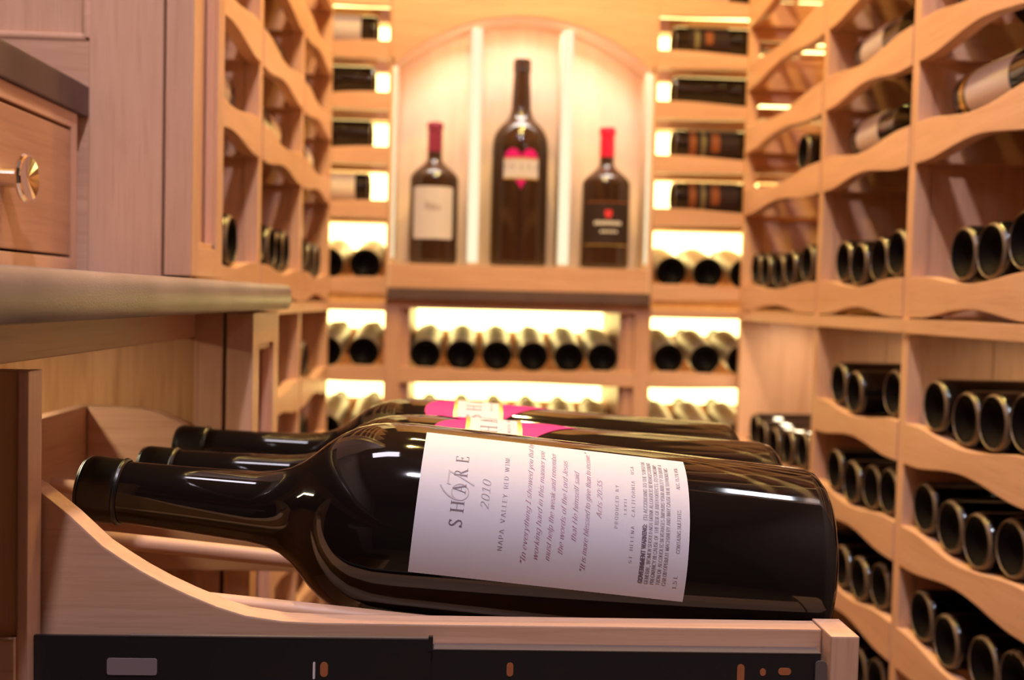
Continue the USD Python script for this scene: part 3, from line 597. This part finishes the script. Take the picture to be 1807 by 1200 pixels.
def door(x0, x1, y0, y1, z0, z1, pz):
    """Leaf with a recessed panel in the face at x1."""
    d = part_group('door', tc); fw = (y1 - y0) * 0.22
    obj('door_stile', bx(x0, x1, y0, y0 + fw, z0, z1), 'alder_grain_z', d); obj('door_stile', bx(x0, x1, y1 - fw, y1, z0, z1), 'alder_grain_z', d)
    if pz[0] > z0: obj('door_rail', bx(x0, x1, y0 + fw, y1 - fw, z0, pz[0]), 'alder_grain_y', d)
    if pz[1] < z1: obj('door_rail', bx(x0, x1, y0 + fw, y1 - fw, pz[1], z1), 'alder_grain_y', d)
    obj('door_panel', bx(x0, x1 - 0.014, y0 + fw, y1 - fw, pz[0], pz[1]), 'alder_grain_z', d)
    b = 0.006
    obj('panel_bead', cat_(bx(x1 - 0.012, x1 - 0.003, y0 + fw, y0 + fw + b, pz[0], pz[1]), bx(x1 - 0.012, x1 - 0.003, y1 - fw - b, y1 - fw, pz[0], pz[1]), bx(x1 - 0.012, x1 - 0.003, y0 + fw, y1 - fw, pz[0], pz[0] + b), bx(x1 - 0.012, x1 - 0.003, y0 + fw, y1 - fw, pz[1] - b, pz[1])), 'alder_grain_z', d)
door(-0.3233, -0.2950, YS, 1.2098, 0.9165, 2.25, (0.948, 2.2))
door(-0.2574, -0.2300, YS, 1.2205, 0.06, 0.8795, (0.12, 0.8445))

# base cabinet with the open drawer bay
bc = thing('base_cabinet', 'wooden base cabinet under the countertop with an open drawer bay', 'cabinet')
obj('apron', bx(-0.312, -0.290, -0.6, 1.0788, 0.8525, 0.8813), 'alder_grain_y', bc)
obj('partition', bx(-0.84, -0.2625, 0.602, 0.617, 0.05, 0.8515), 'veneer_panel', bc)
obj('partition_edge', bx(-0.2624, -0.2565, 0.600, 0.619, 0.05, 0.8515), 'alder_grain_z', bc)
obj('partition_rail', bx(-0.84, -0.2625, 0.596, 0.602, 0.60, 0.6955), 'alder_grain_x', bc)
obj('back_panel', bx(-0.86, -0.845, 0.62, 1.0788, 0.05, 0.8515), 'veneer_panel', bc)
obj('plinth', bx(-0.84, -0.30, -0.6, 1.0788, 0.0, 0.049), 'alder_grain_y', bc)
obj('light_bar', bx(-0.47, -0.453, 0.72, 0.95, 0.8803, 0.8811), 'bright_bar_glow', bc)
obj('bay_floor', bx(-0.84, -0.30, 0.62, 1.0788, 0.05, 0.068), 'alder_grain_x', bc)

# drawer unit standing on the countertop, stone slab on top
wu = thing('drawer_unit', 'wooden drawer unit on the countertop under a dark stone slab', 'cabinet')
xu, z0, z1 = -0.405, 0.9335, 1.0572
obj('body', bx(-0.85, xu - 0.024, -0.3, 1.058, 0.9115, 1.077), 'dark_gap', wu, label='dark carcass behind the drawer')
obj('face_stile', bx(xu - 0.022, xu, 1.0435, 1.058, 0.9115, 1.077), 'alder_grain_z', wu)
obj('face_stile', bx(xu - 0.022, xu, 0.60, 0.63, 0.9115, 1.077), 'alder_grain_z', wu)
obj('face_rail', bx(xu - 0.022, xu, 0.63, 1.0435, z1 + 0.004, 1.077), 'alder_grain_y', wu)
obj('face_rail', bx(xu - 0.022, xu, 0.63, 1.0435, 0.9115, z0 - 0.0025), 'alder_grain_y', wu)
dr = obj('drawer_front', bx(xu - 0.020, xu + 0.0005, 0.634, 1.0405, z0, z1), 'drawer_dark_wood', wu)
m = lathe([(0, 0.0), (0.0085, 0.0), (0.0085, 0.016), (0.0125, 0.0185), (0.0205, 0.0195), (0.0215, 0.0215), (0.0205, 0.0235), (0.0185, 0.0240), (0, 0.0215)], 20)
k = np.array([[0, 0, 1, xu + 0.0005], [1, 0, 0, 0.8915], [0, 1, 0, 0.9935], [0, 0, 0, 1]], float); m.apply_transform(k)
obj('knob', m, 'chrome', dr, label='polished round metal knob')
sb = thing('stone_slab', 'dark stone slab with a rounded edge on the drawer unit', 'slab')
obj('slab', bx(-0.86, -0.4015, -0.3, 1.0795, 1.0775, 1.1085), 'dark_stone', sb)

# ------------------------------------------------------------------ the pulled-out drawer
tl = math.tan(math.radians(5.4))
pd = thing('bottle_drawer', 'wooden pull-out drawer holding three large bottles, on black slides', 'drawer')
def side_poly(shift=0.0, lift=0.0, low=0.60):
    pts = [(-0.391, 0.7800), (-0.362, 0.7800), (-0.335, 0.7785), (-0.318, 0.7745), (-0.300, 0.7665), (-0.282, 0.7560), (-0.2605, 0.7415), (-0.240, 0.7270), (-0.215, 0.7130), (-0.19, 0.7045), (-0.16, 0.7)]
    return pts
near = [(-0.391, 0.800), (-0.345, 0.800), (-0.31, 0.797), (-0.285, 0.7905), (-0.2605, 0.7787), (-0.241, 0.7630), (-0.2214, 0.7448), (-0.210, 0.7372), (-0.1985, 0.7300), (-0.184, 0.7222), (-0.1691, 0.7153), (-0.1520, 0.7083), (-0.1347, 0.7030), (-0.112, 0.6998), (-0.0885, 0.6990)]
obj('side_board', in_xz(Polygon(near + [(0.2222, 0.6985), (0.2222, 0.600), (-0.391, 0.600)]), 0.622, 0.640), 'alder_grain_x', pd)
far = side_poly()
obj('side_board', in_xz(Polygon([(x, z) for x, z in far] + [(0.2222, 0.699), (0.2222, 0.613), (-0.391, 0.613)]), 1.054, 1.070), 'alder_grain_x', pd)
obj('back_board', bx(-0.407, -0.392, 0.622, 1.070, 0.600, 0.7805), 'alder_grain_y', pd)
def axis_z(b, x): o, a = b[0], b[1]; return o[2] + a[2] / a[0] * (x - o[0])
fp = sbox(0.606, 0.52, 1.074, 0.6995)
for b in BIG: fp = fp.difference(Point(b[0][1], axis_z(b, 0.2315) + 0.002).buffer(b[2] + 0.0045, 32))
obj('front_panel', in_yz(fp, 0.2228, 0.2402), 'alder_grain_z', pd)
def rod_clear(y, zr, x0, x1, r):
    # lowers a rod until it just touches the glass it carries
    while True:
        ok = True
        for b in BIG:
            for s in np.linspace(0, 1, 80):
                q = b[0] + b[1] * s * b[3]; rr = float(np.interp(s * b[3], *b[4]))
                if x0 < q[0] < x1 and math.hypot(q[1] - y, q[2] - (zr - (q[0] + 0.16) * tl)) * math.cos(0.09) < rr + r + 0.0006: ok = False
        if ok: return zr
        zr -= 0.0005
for y, x0, zr, x1 in ((0.6555, -0.300, 0.7065, 0.222), (0.7835, -0.391, 0.6985, 0.222), (0.919, -0.372, 0.7050, 0.222), (1.035, -0.391, 0.690, 0.222)):
    r = 0.0062; zr = rod_clear(y, zr, x0, x1, r)
    zz = lambda x: zr - (x + 0.16) * tl
    obj('support_rod', rod((x0, y, zz(x0)), (x1, y, zz(x1)), r, 22), 'alder_grain_x', pd)
sd = obj('drawer_slide', bx(-0.256, 0.2187, 0.6115, 0.6215, 0.612, 0.6868), 'slide_metal', pd, label='black metal drawer slide')
def slot(x0, x1, z0, z1): 
    w, h = x1 - x0, z1 - z0; r = min(w, h) / 2 * 0.98
    return sbox(x0, z0, x1, z1).buffer(-r).buffer(r)
obj('outer_rail', cat_(bx(-0.2562, -0.0205, 0.609, 0.6115, 0.612, 0.6938), bx(-0.0222, -0.0195, 0.6085, 0.6118, 0.6870, 0.6955)), 'slide_metal', sd)
obj('rail_edge', bx(-0.200, -0.0225, 0.6088, 0.6118, 0.6938, 0.6946), 'rail_edge', sd); obj('rail_edge', bx(-0.019, 0.2187, 0.6113, 0.6218, 0.6868, 0.6874), 'rail_edge', sd)
obj('sticker', in_xz(sbox(-0.2132, 0.6705, -0.1837, 0.6806).buffer(-0.0015).buffer(0.0015), 0.6085, 0.609), 'sticker_grey', sd, label='blank grey sticker')
for (x0, x1, z0, z1, y, mm) in ((-0.0912, -0.0898, 0.669, 0.6795, 0.6087, 'lamp_trim'), (-0.0868, -0.0822, 0.6705, 0.6795, 0.6087, 'copper'), (0.0255, 0.0295, 0.671, 0.6795, 0.6112, 'copper'), (0.1670, 0.1715, 0.664, 0.6800, 0.6112, 'copper'), (0.1812, 0.1848, 0.6730, 0.6775, 0.6112, 'copper'), (0.1925, 0.2005, 0.6735, 0.6780, 0.6112, 'copper')):
    obj('slot', in_xz(slot(x0, x1, z0, z1), y, y + 0.0008), mm, sd, label='wood showing through a slot' if mm == 'copper' else None)
obj('slide_end', in_xz(sbox(0.2150, 0.655, 0.2222, 0.6830).buffer(-0.003).buffer(0.003), 0.6095, 0.6112), 'rail_edge', sd)
